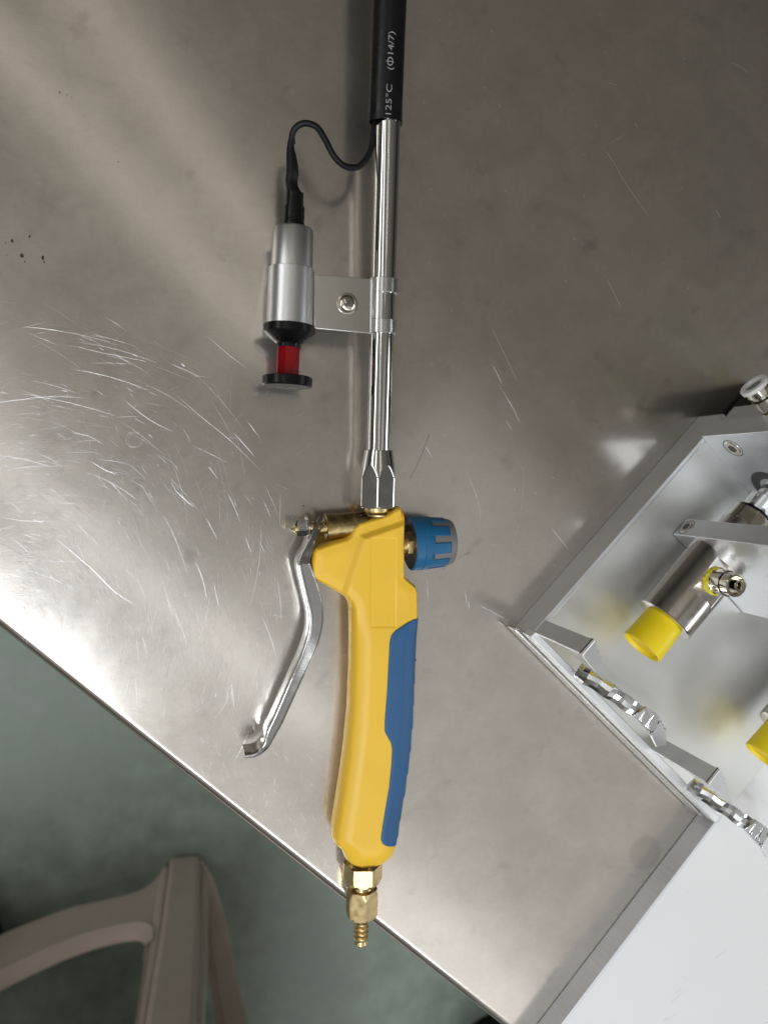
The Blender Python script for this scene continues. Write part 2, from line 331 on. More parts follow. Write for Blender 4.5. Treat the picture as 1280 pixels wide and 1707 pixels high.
for x, y, ex, ey in ((1190, 1598, 1212, 1582), (1137, 1629, 1142, 1625), (1118, 1671, 1147, 1647), (1105, 1702, 1128, 1690), (1146, 1486, 1148, 1487), (1125, 1655, 1135, 1648)):
    a, b = P(x, y, BT + .41), P(ex, ey, BT + .41); s = nrm(np.cross(b - a, (0, 0, 1))) * .07; mb.add([a - s, a + s, b + s * .3, b - s * .3], [(0, 1, 2, 3)])
mb.build('scuff', M['knob_grey'], bo, smooth=False, kind='stuff')

# ------------------------------------------------------------------ aluminium fixture (its own axes: A along its left edge, B along its lower edge)
th = math.radians(45.6); A = np.array([math.cos(th), math.sin(th), 0]); B = np.array([A[1], -A[0], 0]); FO = P(885, 1058, 24)
Z3 = np.array([0, 0, 1.])
def X(a, b, z): return FO + A * a + B * b + np.array([0, 0, z - 24.])
fx = Thing('aluminium_fixture', X(90, 90, 0), 'aluminium fixture with base plate, steel cylinders and yellow caps on the right of the table', 'machine')
mb = MB(); boxm(mb, X(0, 2.5, 15.9), A * 182, B * 179, Z3 * 8.1); base = mb.build('base_plate', M['alu_floor'], fx, bevel=.4)
mb = MB(); boxm(mb, X(0, 0, .2), A * 182, B * 2.45, Z3 * 23.8); mb.build('side_rail', M['alu'], fx, bevel=.2)
mb = MB(); boxm(mb, X(0.5, 4.5, .2), A * 4, B * 160, Z3 * 15.6); mb.build('side_rail', M['alu'], fx, bevel=.2)
mb = MB(); boxm(mb, X(-1.6, -.6, 17.5), A * 4.6, B * 178.5, Z3 * 9.0); mb.build('front_lip', M['lip'], fx, bevel=.5)
mb = MB(); prism(mb, [X(3.05, 1, 24.05), X(9.6, 1, 24.05), X(9.6, 1, 24.5), X(3.05, 1, 26.0)], B * 176); mb.build('inner_lip', M['alu_floor'], fx, bevel=.1)
mb = MB(); boxm(mb, X(-3.4, -5, 3), A * 1.5, B * 183, Z3 * 11.0); mb.build('front_rail', M['bracket'], fx, bevel=.3)
def holed_plate(mb, a0, a1, b0, b1, z0, z1, holes, seg=40):
    "upright plate between a0 and a1 with round through holes (b, z, r): built with a boolean-free triangulated face"
    bm = bmesh.new()
    return
def plate_with_holes(name, a0, a1, b0, b1, z0, z1, holes, mt, parent, bevel=.35):
    mb = MB(); boxm(mb, X(a0, b0, z0), A * (a1 - a0), B * (b1 - b0), Z3 * (z1 - z0)); o = mb.build(name, mt, parent, bevel=bevel)
    return o
back = plate_with_holes('back_plate', 161, 175, -1.5, 181, 24.05, 94, [], M['alu'], fx)
def disc_hole(parent, a, b, z, r, depth=.2):
    mb = MB(); lathe(mb, X(a, b, z), -A, [(-.2, 0), (.05, 0), (.05, r), (.15, r + .35), (-.2, r + .5)], 36); return mb.build('bore', M['recess_dark'], parent)
def cap_screw(parent, p, ax, r, mt, recess=True, name='screw'):
    mb = MB(); lathe(mb, p, ax, [(-.3, r * 1.28), (.06, r * 1.28), (.06, r * 1.18)], 36); rr = mb.build('counterbore', M['recess_dark'], parent)
    mb = MB(); lathe(mb, p, ax, [(.66, r * .5), (.66, 0)], 48, hexr(6)); mb.build('hex_socket', M['recess_dark'], parent, smooth=False)
    mb = MB(); lathe(mb, p, ax, [(-.3, r * 1.0), (.35, r), (.6, r * .93), (.64, r * .45)], 36)
    return mb.build(name, mt, parent)
cap_screw(back, X(161, 9.6, 42.5), -A, 5.2, M['nickel'])
cap_screw(back, X(161, 9.6 + 111, 42.5), -A, 5.2, M['nickel'])

CZ, CB = 48., 44.5
def make_cylinder(b):
    mb = MB(); lathe(mb, X(56, b, CZ), A, [(0, 0), (0, 15.3), (.2, 15.9), (.8, 16.4), (20.9, 16.4), (21.05, 16.401)] + [(t, 16.402) for t in np.linspace(21.1, 43.9, 8)] + [(43.95, 16.401), (44.1, 16.4), (51.5, 16.4)], 144, lambda th_, t, r_: min(r_, 14.0 / max(1e-3, math.sin(th_))) if 21 < t < 44 and math.sin(th_) > .1 else r_)
    cyl = mb.build('cylinder', M['stainless'], fx, sharp=25)
    mb = MB(); lathe(mb, X(57, b, CZ), -A, [(0, 11.3), (20.4, 12.2), (21.2, 12.0), (21.4, 11.1), (20.4, 10.5), (19.2, 10.2), (19, 0)], 64); mb.build('end_cap', M['cap'], cyl, label='yellow vinyl end cap')
    mb = MB(); lathe(mb, X(89.5, b - .5, CZ + 13.9), Z3, [(0, 8.1), (1.6, 7.9), (2.6, 7.4), (3.6, 7.2)], 40, lambda t, h, r: r + .35 * math.sin(9 * t + h * 2)); mb.build('thread_tape', M['tape'], cyl)
    mb = MB(); lathe(mb, X(89.5, b - .5, CZ + 15.2), Z3, [(0, 0), (0, 7.6), (9.0, 7.6), (9.6, 6.9), (9.6, 0)], 60, hexcone(6, .4, 6.9, lambda t: 7.9 if 0.8 < t < 8.6 else 7.2)); mb.build('fitting_hex', M['nickel'], cyl, sharp=18)
    mb = MB(); lathe(mb, X(89.5, b - .5, CZ + 23.6), Z3, [(0, 6.6), (7, 6.6), (7.6, 6.0), (7.6, 5.1), (7.0, 4.7), (1.6, 4.7), (1.6, 2.9), (9.2, 2.9), (9.6, 2.5), (9.6, 1.9), (9.2, 1.7), (3, 1.7), (3, 0)], 48); mb.build('fitting_sleeve', M['nickel'], cyl)
    mb = MB(); lathe(mb, X(118, b, CZ), A, [(0, 12.4), (11, 12.4), (11.4, 12)], 48); mb.build('neck', M['stainless'], cyl)
    mb = MB(); lathe(mb, X(129.2, b, CZ), A, [(0, 0), (0, 13), (9, 13), (9, 0)], 96, hexcone(6, .25, 12.0, lambda t: 13.5 if .8 < t < 8.2 else 12.7)); mb.build('hex_nut', M['nickel'], cyl, sharp=18)
    mb = MB(); lathe(mb, X(138.4, b, CZ), A, [(0, 0), (0, 10.6), (2.4, 10.6), (2.6, 9)], 48); mb.build('rubber_ring', M['black'], cyl)
    mb = MB(); lathe(mb, X(140.8, b, CZ), A, [(0, 0), (0, 9.2), (10, 9.2), (10.4, 8.8), (10.4, 6.6), (20.4, 6.6)], 48); mb.build('rod', M['chrome'], cyl)
    mb = MB(); lathe(mb, X(161, b, CZ), -A, [(-.2, 15), (.06, 15), (.06, 14.6), (.03, 9)], 60); mb.build('bore_ring', M['recess_dark'], cyl)
    return cyl
def copy_tree(o, dz, parent=None):
    c = o.copy(); COL.objects.link(c); c.parent = parent if parent is not None else o.parent
    if parent is None: c.location = c.location + Vector(dz * MM)
    for ch in list(o.children):
        if ch is not c: copy_tree(ch, dz, c)
    return c
cyl = make_cylinder(CB); copy_tree(cyl, B * 111 + A * 8)
def make_clamp(b):
    mb = MB(); boxm(mb, X(105.4, b, 25), A * 12.9, B * 72, Z3 * 78); o = mb.build('clamp_plate', M['alu'], fx, bevel=.35)
    cap_screw(o, X(111.8, b, 31.5), -B, 4.3, M['stainless']); return o
clamp = make_clamp(26.5); copy_tree(clamp, B * 111)
# rear block with the push-in elbow fitting
mb = MB(); boxm(mb, X(175.2, 2, 24.1), A * 15, B * 120, Z3 * 74); blk = mb.build('rear_block', M['alu'], fx, bevel=.4)
mb = MB(); boxm(mb, X(191, 12, 2), A * 36, B * 90, Z3 * 100); mb.build('added_dark_box', M['black'], fx, bevel=1)  # black box added to darken the table's reflection beside the fitting
for pts_ in ([(1085, 545, -200), (1130, 572, -170), (1178, 606, -140), (1212, 640, -118), (1224, 668, -104)], [(1000, 620, -120), (1050, 652, -110), (1100, 690, -100), (1150, 735, -92), (1180, 790, -80)]):
    mb = MB(); sweep(mb, spline([P(*q) * [1, 1, -1] for q in pts_], 8), 3., 16); mb.build('air_hose', M['hose'], fx)
FA, FZ2 = 183., 63.
mb = MB(); lathe(mb, X(FA, 2, FZ2), -B, [(0, 5.5), (2.2, 5.6), (2.4, 4)], 32, lambda t, h, r: r + .25 * math.sin(11 * t)); mb.build('thread_tape', M['tape'], blk)
mb = MB(); lathe(mb, X(FA, -.3, FZ2), -B, [(0, 0), (0, 7.4), (8.5, 7.4), (8.5, 0)], 60, hexcone(6, .1, 6.6, lambda t: 7.6 if .6 < t < 7.9 else 7.0)); mb.build('fitting_hex', M['nickel'], blk, sharp=18)
mb = MB(); lathe(mb, X(FA, -8.8, FZ2), -B, [(0, 5.6), (3, 5.6), (3.2, 6.9), (6.6, 6.9), (7, 6.4), (7, 5)], 48); mb.build('fitting_sleeve', M['nickel'], blk)
mb = MB(); lathe(mb, X(FA, -15.8, FZ2), -B, [(-.8, 6.6), (0, 8.0), (1.8, 8.1), (2.3, 7.7), (2.4, 5.2), (1.2, 4.8), (-2, 4.7)], 48); mb.build('release_ring', M['white_plastic'], blk, label='white plastic release ring')
mb = MB(); lathe(mb, X(FA, -15.8, FZ2), -B, [(.4, 4.8), (.4, 0)], 32); mb.build('fitting_bore', M['grey_rubber'], blk)

# hooks cut from sheet and faceted tube pieces along the front lip
def make_clip(b):
    mb = MB(); boxm(mb, X(2.2, b, 24.1), A * 9.6, B * 2.4, Z3 * 53.0); o = mb.build('hook', M['alu'], fx, bevel=.3)
    mb = MB()                                                          # bent-over toothed leaf
    pts = [(2.2 + (a_ - 2.2) * 1.1, q_ * 1.45) for a_, q_ in [(2.2, 0), (11.6, 0), (11.2, 2.5), (9.6, 3.0), (9.9, 5.0), (8.1, 5.8), (8.4, 7.6), (6.4, 8.4), (6.7, 10.2), (4.9, 11.2), (5.2, 13.2), (4.4, 13.8), (2.6, 13.2), (1.0, 8.6), (1.2, 6)]]
    prism(mb, [X(a, b + .2 + q, 76.6) for a, q in pts], Z3 * 1.5); mb.build('toothed_leaf', M['cast'], o, bevel=.15)
    mb = MB(); sweep(mb, [X(1.9, b + 1, 77.2), X(11.9, b + 1, 77.2)], 1.35, 16); mb.build('bend', M['polished'], o)
    return o
h1 = make_clip(0.2); copy_tree(h1, B * 108)
def make_tube(b):
    mb = MB(); pts = spline([X(3.5, b + 33, 31), X(4.5, b + 42, 36), X(6.5, b + 52, 39), X(8, b + 62, 40), X(9, b + 70, 41), X(9.6, b + 77, 43)], 3); n_ = len(pts); V = []; K = 10
    for i in range(n_):
        f = i / (n_ - 1); u, v, w = frame(pts[min(i + 1, n_ - 1)] - pts[max(i - 1, 0)]); tw = .9 - 1.1 * f + .18 * math.sin(f * 21); jr = random.Random(i)
        ra = 4.6 * jr.uniform(.86, 1.12); rb_ = 2.9 * jr.uniform(.75, 1.15)
        for k in range(K):
            a = 2 * math.pi * k / K; ca, sa = math.cos(a), math.sin(a); q = (abs(ca) ** 4 + abs(sa) ** 4) ** -.25; x_, y_ = ra * ca * q, rb_ * sa * q
            V.append(pts[i] + w * jr.uniform(-.35, .35) + u * (x_ * math.cos(tw) - y_ * math.sin(tw)) + v * (x_ * math.sin(tw) + y_ * math.cos(tw)))
    mb.add(V, [(i * K + k, i * K + (k + 1) % K, (i + 1) * K + (k + 1) % K, (i + 1) * K + k) for i in range(n_ - 1) for k in range(K)] + [tuple(range(K)), tuple((n_ - 1) * K + k for k in range(K))])
    o = mb.build('twisted_bar', M['polished'], fx, sharp=14, bevel=.15)
    mb = MB()                                                          # faceted end and its flat tip
    q = [X(5, b + 70, 44), X(14, b + 72, 45), X(15.4, b + 82, 46), X(13, b + 92, 45), X(4.4, b + 88, 44), X(4.6, b + 78, 43)]
    prism(mb, q, (0, 0, 2.4)); 
    for k in range(2):
        s = b + 75 + k * 6.5; prism(mb, [X(5.2, s, 46.2), X(13.5, s - 2.5, 46.2), X(13.9, s + 1, 46.2), X(9, s + 4.4, 46.2), X(5.4, s + 3.2, 46.2)], Z3 * (1.1 + .5 * k) + A * .6)
    mb.build('faceted_end', M['polished'], o, bevel=.2)
    mb = MB(); e = [(13.4, 0), (13.8, 2), (12.6, 2.6), (13.4, 4.4), (12, 5), (12.8, 7), (11.2, 7.6), (6.8, 13.5), (1.6, 9.5), (3.8, 2)]
    prism(mb, [X(a, b + 84 + q_, 47) for a, q_ in e], Z3 * 1.4); mb.build('toothed_tip', M['cast'], o, bevel=.15)
    return o
t1 = make_tube(0); copy_tree(t1, B * 108)

# ------------------------------------------------------------------ the torch
def zc(py): return 13. + (1400 - py) * 17. / 1100
def G(px, py, dz=0.): return P(px, py, zc(py) + dz)
def pm(px, py): return np.linalg.norm(G(px + 10, py) - G(px - 10, py)) / 20      # mm per px across the torch here
tor = Thing('gas_torch', P(620, 1100, 0), 'gas torch with yellow and blue handle and long chrome pipe lying across the steel table', 'torch')

# --- handle shell: an outline given a moulded thickness
OUT = [(655, 846), (663, 843), (668, 848), (672, 862), (672, 900), (672, 957), (678, 963), (690, 973), (693, 982), (694, 1025), (692, 1080), (689.5, 1120), (687, 1190), (682, 1250), (674, 1310), (667, 1350), (661, 1392), (659, 1408), (653, 1422), (640, 1435), (627, 1441),
       (600, 1444), (584, 1438), (575, 1429), (568, 1413), (556, 1402), (552.5, 1390), (553, 1375), (558, 1345), (566, 1295), (573, 1245), (579, 1180), (582, 1110), (582.5, 1060), (582, 1010), (579, 1002), (572, 992), (546, 977), (517, 962), (514.5, 955), (516, 935), (519, 918), (523, 911), (552, 901), (575, 894.5), (580, 889), (586, 876), (594, 869), (612, 863.5), (636, 857)]
def px_outline(o, y):
    xs = []
    for i in range(len(o)):
        (x1, y1), (x2, y2) = o[i], o[(i + 1) % len(o)]
        if (y1 <= y < y2) or (y2 <= y < y1): xs.append(x1 + (x2 - x1) * (y - y1) / (y2 - y1))
    return (min(xs), max(xs)) if len(xs) > 1 else None
segA = np.array(OUT, float); segB = np.roll(segA, -1, axis=0)
def dist(p):
    p = p[:, None, :]; ab = (segB - segA)[None]; t = np.clip(((p - segA[None]) * ab).sum(-1) / (ab ** 2).sum(-1), 0, 1)
    return np.sqrt((((segA[None] + ab * t[..., None]) - p) ** 2).sum(-1)).min(1)
def sstep(x, a, b): t = np.clip((x - a) / (b - a), 0, 1); return t * t * (3 - 2 * t)
def circ(x): x = np.clip(x, 0, 1); return np.sqrt(np.maximum(1 - (1 - x) ** 2, 0))
def height(x, y, d):
    grip = sstep(y, 1000, 1070)                                      # 0 in the head, 1 in the grip
    T = 12.5
    left = sstep(-(x - (608 - (y - 1050) * .062)), -30, 10)            # left facet of the grip
    hg = T * (.60 * circ(d / 9.) + .40 * np.clip(1 - np.clip(1 - d / 30., 0, 1) ** 1.7, 0, 1))
    hh = 11.5 * circ(d / 7.) ** .8 * (.93 + .07 * sstep(d, 4, 22))
    # pod on the lever side is lower; slanted step from (600,893) to (570,985)
    ln = (x - 598) * 92 - (893 - y) * -30.                             # signed side of the step line
    s = ((x - 600) * 92 + (y - 893) * 30) / 96.8                       # px right of the line
    pod = sstep(s, -9, 5)
    top = sstep(y - (893 - (x - 600) * .33), -6, 5)                    # upper step under the horn
    lvl = np.minimum(pod, np.where(x < 668, top, 1))
    hh = hh * (.74 + .26 * lvl)
    h = hh * (1 - grip) + hg * grip
    h = h * (1 - .30 * sstep(y, 1385, 1440) ** 2)
    # recessed label panel
    px = np.minimum(x - (622 - (y - 895) * .017) + 9, (663 - (y - 895) * .017) - x - 9 + 0)
    inp = np.minimum(np.minimum(x - 613 + (y - 895) * .017, 653.5 - (y - 895) * .017 - x), np.minimum(y - 895, 1038 - y))
    h = h - .30 * sstep(inp, -.7, .7) - .25 * (sstep(inp, -2.2, -.9) - sstep(inp, .2, 1.2)) * 0.6
    # groove round the blue pad
    return h
NS = 110; ys = np.concatenate([np.arange(843.5, 1000, 1.0), np.arange(1000, 1443.6, 1.5)])
def shell(top, zs, nS, yst):
    mb = MB(); V = []; W_ = []
    for y in yst:
        r = px_outline(OUT, y)
        xs = r[0] + (r[1] - r[0]) * (1 - np.cos(np.linspace(0, math.pi, nS))) / 2 * .6 + (r[1] - r[0]) * np.linspace(0, 1, nS) * .4
        pts = np.stack([xs, np.full(nS, y)], 1); d = dist(pts); d[0] = d[-1] = 0; h = height(xs, np.full(nS, y), d)
        if zs < 0: h = 12 * circ(d / 16.)
        fr = np.linspace(0, 1, nS)
        for x, hh, f in zip(xs, h, fr):
            p = G(x - 3.0 * f, y); V.append(p + [0, 0, zs * hh])
    n = len(yst); mb.add(V, [(i * nS + k, i * nS + k + 1, (i + 1) * nS + k + 1, (i + 1) * nS + k) for i in range(n - 1) for k in range(nS - 1)])
    mb.v = mb.v; return mb
mb = shell(True, 1, NS, ys); m2 = shell(False, -1, 40, ys[::3].tolist() + [ys[-1]]); mb.add(m2.v, m2.f)
# close the horn top and butt
mb.build('handle_shell', M['yellow'], tor, sharp=70)
# mould seam rib along the left side
mb = MB(); pts = []
for y in np.arange(1004, 1400, 8): pts.append(G(px_outline(OUT, y)[0] + .3, y, -1))
sweep(mb, pts, .45, 6); mb.build('mould_seam', M['yellow'], tor)
# --- blue pad
BL = [(694, 1025), (676, 1034), (660, 1044), (653, 1052), (650.5, 1062), (649, 1090), (646.5, 1140), (642.5, 1190), (642.5, 1207), (647, 1216), (653, 1226), (655, 1236), (654, 1260), (650, 1300), (643, 1340), (638, 1372), (637, 1383), (640, 1390), (650, 1396), (660, 1397)]
bly = [p[1] for p in BL]; blx = [p[0] for p in BL]
mb = MB(); V = []; yb = np.arange(1027, 1397, 1.2); nb = 44
for y in yb:
    xl = np.interp(y, bly, blx) - 9.5 + 0; xr = px_outline(OUT, y)[1]
    if y > 1390: xl = np.interp(y, [1383, 1388, 1392, 1395, 1397], [637, 638.5, 643, 650, 660]) - 9.5
    if y < 1050: xl = min(np.interp(y, [1027, 1034, 1044, 1052], [684, 676, 660, 653]) - 9.5 * sstep(np.array([y]), 1024, 1034)[0], xr - 1)
    xl = min(xl, xr - 2); rid = ((y - 1060) / 37.) % 1.0; saw = 1.5 * rid if 1095 < y < 1385 else 0
    xs = np.linspace(xl, xr, nb - 6); pts = np.stack([xs, np.full(len(xs), y)], 1); d = dist(pts); d[-1] = 0; h = height(xs, pts[:, 1], d)
    e = np.minimum(xs - xl, np.minimum((y - 1026), (1398 - y))); off = .8 * circ(np.clip(e, 0, 3) / 3.)
    fr = (xs - px_outline(OUT, y)[0]) / (xr - px_outline(OUT, y)[0])
    gro = saw * .35 * sstep(xs, xr - 16, xr - 2)
    for x, hh, o_, f, g_ in zip(xs, h, off, fr, gro): V.append(G(x - 3 * f, y) + [0, 0, hh + o_ - .05] + np.array([g_ * 1.0 + .35 * f, 0, g_ * .4]) * sstep(np.array([x]), xr - 20, xr)[0])
    for k, zz in enumerate((-2, -4, -6, -8, -9.5, -10.5)):
        q = 1 - (1 - math.sqrt(max(0, 1 - (zz / 12.5) ** 2))) * 1.5; V.append(G(xr - 3, y) + [(.35 + saw * .35) * q - (1 - q) * 3, 0, zz])
mb.add(V, [(i * nb + k, i * nb + k + 1, (i + 1) * nb + k + 1, (i + 1) * nb + k) for i in range(len(yb) - 1) for k in range(nb - 1)])
mb.build('grip_pad', M['blue'], tor, sharp=75, label='blue rubber grip pad')

# --- brass fittings at the butt
ga = nrm(G(602, 1576) - G(605, 1440)); r1 = 30 * pm(605, 1450)
p = G(605, 1437); L1 = np.linalg.norm(G(604, 1468) - p)
mb = MB(); lathe(mb, p, ga, [(0, 0), (0, r1), (.4, r1)] + [(t, r1) for t in np.linspace(.6, L1 - .4, 8)] + [(L1, r1 * .9), (L1, 0)], 96, hexcone(6, .20, r1 * .93, lambda t: r1 * 1.05 if t < L1 - 2 else r1 * 1.05 - (t - L1 + 2) * .8)); mb.build('butt_nut', M['brass'], tor, sharp=16)
r2 = 24 * pm(605, 1475)
mb = MB(); lathe(mb, G(604, 1466), ga, [(0, r2 * .9), (1, r2 * .9), (1.6, r2 * .72), (4, r2 * .78), (5, r2 * .95)], 48); mb.build('collar', M['old_brass'], tor)
p = G(603.7, 1479); L2 = np.linalg.norm(G(602.5, 1531) - p); r3 = 26 * pm(603, 1500)
mb = MB(); lathe(mb, p, ga, [(0, 0), (0, r3)] + [(t, r3) for t in np.linspace(.3, L2 - .3, 26)] + [(L2, r3 * .6), (L2, 0)], 96, hexcone(6, .52, r3 * .88, lambda t: min(r3 * 1.04, r3 * .93 + t * .25, r3 * .62 + (L2 - t) * 1.1)))
hexb = mb.build('hex_body', M['brass'], tor, sharp=16)
p = G(602.5, 1529); L3 = np.linalg.norm(G(601.5, 1577) - p); rb = 11.5 * pm(602, 1550); pr = [(0, rb * .8), (2, rb * .8)]
for k in range(4):
    t = 2.2 + k * 2.9; pr += [(t, rb * .72), (t + .3, rb), (t + .9, rb), (t + 2.7, rb * .78)]
pr += [(L3 - 2, rb * .9), (L3 - 1.4, rb * .85), (L3, rb * .45), (L3, rb * .3), (L3 - 1, 0)]
mb = MB(); lathe(mb, p, ga, pr, 40); mb.build('hose_barb', M['brass'], tor)

# --- ferrule, pipe, sleeve
pa = G(632.5, 700); ax = nrm(G(646.5, 210) - pa); rp = 19.6 * pm(640, 450)
base_f = pa - ax * np.linalg.norm(pa - G(628, 846)); top_f = np.linalg.norm(G(631, 750) - base_f)
rc = 22.3 * pm(631, 750); rh = 28.5 * pm(628, 820)
tt = list(np.linspace(.5, top_f - .5, 60))
def cone_(t):
    k = top_f - t; return min(rc + k * (rh * 1.10 - rc) / (top_f * .55), rh * 1.06 if t > .9 else rh * 1.0)
mb = MB(); lathe(mb, base_f, ax, [(0, 0), (0, rh)] + [(t, rh) for t in tt] + [(top_f - .1, rc), (top_f, rc * .96), (top_f - .4, rp)], 144, hexcone(6, .32, rh * .93, cone_)); mb.build('ferrule_nut', M['chrome'], tor, sharp=14)
mb = MB(); lathe(mb, base_f - ax * 4.5, ax, [(0, 7.5), (.8, 7.8), (1.6, 7.2), (2.2, 6.6), (2.8, 7.0), (4.4, 7.0)], 48); mb.build('brass_collar', M['brass'], tor)
mb = MB(); lp = np.linalg.norm(G(652, 0) - base_f) + 90; lathe(mb, base_f + ax * (top_f - 2), ax, [(0, rp), (lp - top_f, rp)], 96); mb.build('pipe', M['chrome'], tor)
s0 = G(641.5, 206); s1 = G(649.5, 0); sax = nrm(s1 - s0); hw = 27.2 * pm(645, 150)
def sl(th_, t, r): return r
mb = MB(); V = []; n_ = 72; ts = np.linspace(0, np.linalg.norm(s1 - s0) + 80, 40); u_, v_, w_ = frame(sax)
def sleeve_pt(th_, t, off=0.):
    sq = 1 + .04 * math.exp(-t / 4.)
    x = (hw * sq + off) * math.cos(th_); z = (rp + .9 + off) * math.sin(th_) * (1 - .06 * math.cos(th_ - math.pi) * (math.cos(th_) < 0))
    if x < 0: z *= 1 - .25 * (abs(x) / hw) ** 2
    dent = .25 * math.sin(t * .09 + 2 * th_)
    U = nrm(np.cross(sax, (0, 0, 1)));  VV = np.cross(U, sax)
    return s0 + sax * t + U * (x) + VV * (z + dent * .3)
for t in ts:
    for k in range(n_): V.append(sleeve_pt(2 * math.pi * k / n_, t))
for t in (0., 6.):
    for k in range(n_): V.append(sleeve_pt(2 * math.pi * k / n_, t, -.7))
Fs = [(i * n_ + k, i * n_ + (k + 1) % n_, (i + 1) * n_ + (k + 1) % n_, (i + 1) * n_ + k) for i in range(39) for k in range(n_)]
Fs += [(k, (k + 1) % n_, 40 * n_ + (k + 1) % n_, 40 * n_ + k) for k in range(n_)] + [(40 * n_ + k, 40 * n_ + (k + 1) % n_, 41 * n_ + (k + 1) % n_, 41 * n_ + k) for k in range(n_)]
mb.add(V, Fs); slv = mb.build('heat_shrink_sleeve', M['sleeve'], tor, sharp=50)
# print on the sleeve, reading towards the nozzle
def text_w(t_):
    cu = bpy.data.curves.new('t', 'FONT'); cu.body = t_; o = bpy.data.objects.new('t', cu); COL.objects.link(o)
    dg = bpy.context.evaluated_depsgraph_get(); dg.update(); me = bpy.data.meshes.new_from_object(o.evaluated_get(dg)); xs = [v.co.x for v in me.vertices]; r = (min(xs), max(xs)); bpy.data.objects.remove(o); bpy.data.meshes.remove(me); return r
def text_on_sleeve(txt, pya, pyb, hmm, bar=None):
    cu = bpy.data.curves.new('t', 'FONT'); cu.body = txt; cu.size = 1.0; o = bpy.data.objects.new('t', cu); COL.objects.link(o)
    dg = bpy.context.evaluated_depsgraph_get(); dg.update(); me = bpy.data.meshes.new_from_object(o.evaluated_get(dg))
    bm = bmesh.new(); bm.from_mesh(me)
    if bar is not None:
        q = [bm.verts.new((bar + dx, y_, 0)) for dx, y_ in ((-.035, -.10), (.035, -.10), (.035, .83), (-.035, .83))]; bm.faces.new(q)
    [bmesh.ops.bisect_plane(bm, geom=bm.verts[:] + bm.edges[:] + bm.faces[:], plane_co=(0, q, 0), plane_no=(0, 1, 0)) for q in (-.1, 0, .1, .2, .3, .4, .5, .6, .7)]; bmesh.ops.triangulate(bm, faces=bm.faces)
    vs = np.array([v.co[:2] for v in bm.verts]); x0, x1 = vs[:, 0].min(), vs[:, 0].max()
    ta = (G(641, pya) - s0) @ sax; tb_ = (G(645, pyb) - s0) @ sax
    out = MB(); V = []
    for v in vs:
        t = ta + (v[0] - x0) / (x1 - x0) * (tb_ - ta); y = v[1] / .73 * hmm                        # y up = towards image left
        th_ = math.pi / 2 + (y - hmm * .5 - .5) / (hw * .98) * 1.05 + 0.10
        V.append(sleeve_pt(th_, t, .06))
    out.add(V, [tuple(v.index for v in f.verts) for f in bm.faces]); bm.free(); bpy.data.objects.remove(o); bpy.data.meshes.remove(me)
    out.build('print', M['print'], slv, smooth=False)
text_on_sleeve('125°C', 200, 151, 2.9)
oc = (text_w('(O')[1] + text_w('(O')[1] - (text_w('O')[1] - text_w('O')[0])) / 2
text_on_sleeve('(O14/7)', 126, 64, 2.9, oc)

# --- wire and igniter
def GI(px, py, dz=0): return P(px, py, 25. + dz)          # igniter lies about 25 mm above the sheet
wp = [GI(487.5, 240, 1), GI(487, 225, 3), GI(494, 212, 5), GI(509, 205.5, 7), GI(528, 212, 8), GI(541, 231, 8), GI(556, 259, 7), GI(573, 276, 5), GI(594, 279, 4), GI(609, 267, 4), GI(618.5, 247, 4), GI(622, 222, 4), GI(625, 190, 4)]
mb = MB(); sweep(mb, spline(wp, 8), 1.62, 16); mb.build('wire', M['rubber'], tor)
ib = GI(482.5, 545); ia = nrm(GI(489, 380) - ib)
def il(px, py): return (GI(px, py) - ib) @ ia
kI = np.linalg.norm(GI(500, 450) - GI(490, 450)) / 10
mb = MB(); bt = [il(488, 345), il(488, 322), il(488, 300), il(488, 270), il(488, 228)]
lathe(mb, ib, ia, [(il(489, 383), 0), (il(489, 383), 18 * kI), (il(489, 372), 18 * kI), (il(489, 371), 16.8 * kI), (il(489, 369), 16.8 * kI), (il(489, 368), 17.6 * kI), (bt[0], 17.4 * kI), (bt[0] + .2, 15.2 * kI), (bt[1], 14.8 * kI)], 40)
mb.build('strain_relief', M['black'], tor)
mb = MB(); q = [ib + ia * il(487.5, 324), GI(486, 305), GI(487.5, 285, 1), GI(486, 262, 1), GI(484.5, 245, 1), GI(486, 227, 2)]
pts = spline(q, 8); V = []
for i, p_ in enumerate(pts):
    f = i / (len(pts) - 1); rx = np.interp(f, [0, .15, .35, .6, .85, 1], [13, 10, 11, 10.5, 8.5, 7.5]) * kI; rz = np.interp(f, [0, .2, 1], [12, 8, 6.5]) * kI
    for k in range(24):
        a = 2 * math.pi * k / 24; V.append(p_ + [rx * math.cos(a + f * 1.2) * math.cos(f) , 0, rz * math.sin(a + f * 1.2) + .3 * math.sin(a * 3 + f * 9)])
mb.add(V, [(i * 24 + k, i * 24 + (k + 1) % 24, (i + 1) * 24 + (k + 1) % 24, (i + 1) * 24 + k) for i in range(len(pts) - 1) for k in range(24)] + [tuple(range(len(V) - 24, len(V)))])
mb.build('shrink_boot', M['rubber'], tor)
rI = 34.5 * kI; tA, tB = il(486, 449), il(489, 381)
mb = MB(); lathe(mb, ib, ia, [(tA - 3, rI), (tB - 1.6, rI * .985), (tB - .5, rI * .93), (tB, rI * .82), (tB, 0)], 72); mb.build('igniter_barrel', M['cast'], tor, sharp=35)
mb = MB(); rO = 38 * kI; lathe(mb, ib, ia, [(.2, rI), (.2, rO), (tA - .3, rO), (tA, rO - .3), (tA, rI - .5)], 72); slv2 = mb.build('bracket_sleeve', M['cast'], tor, sharp=35)
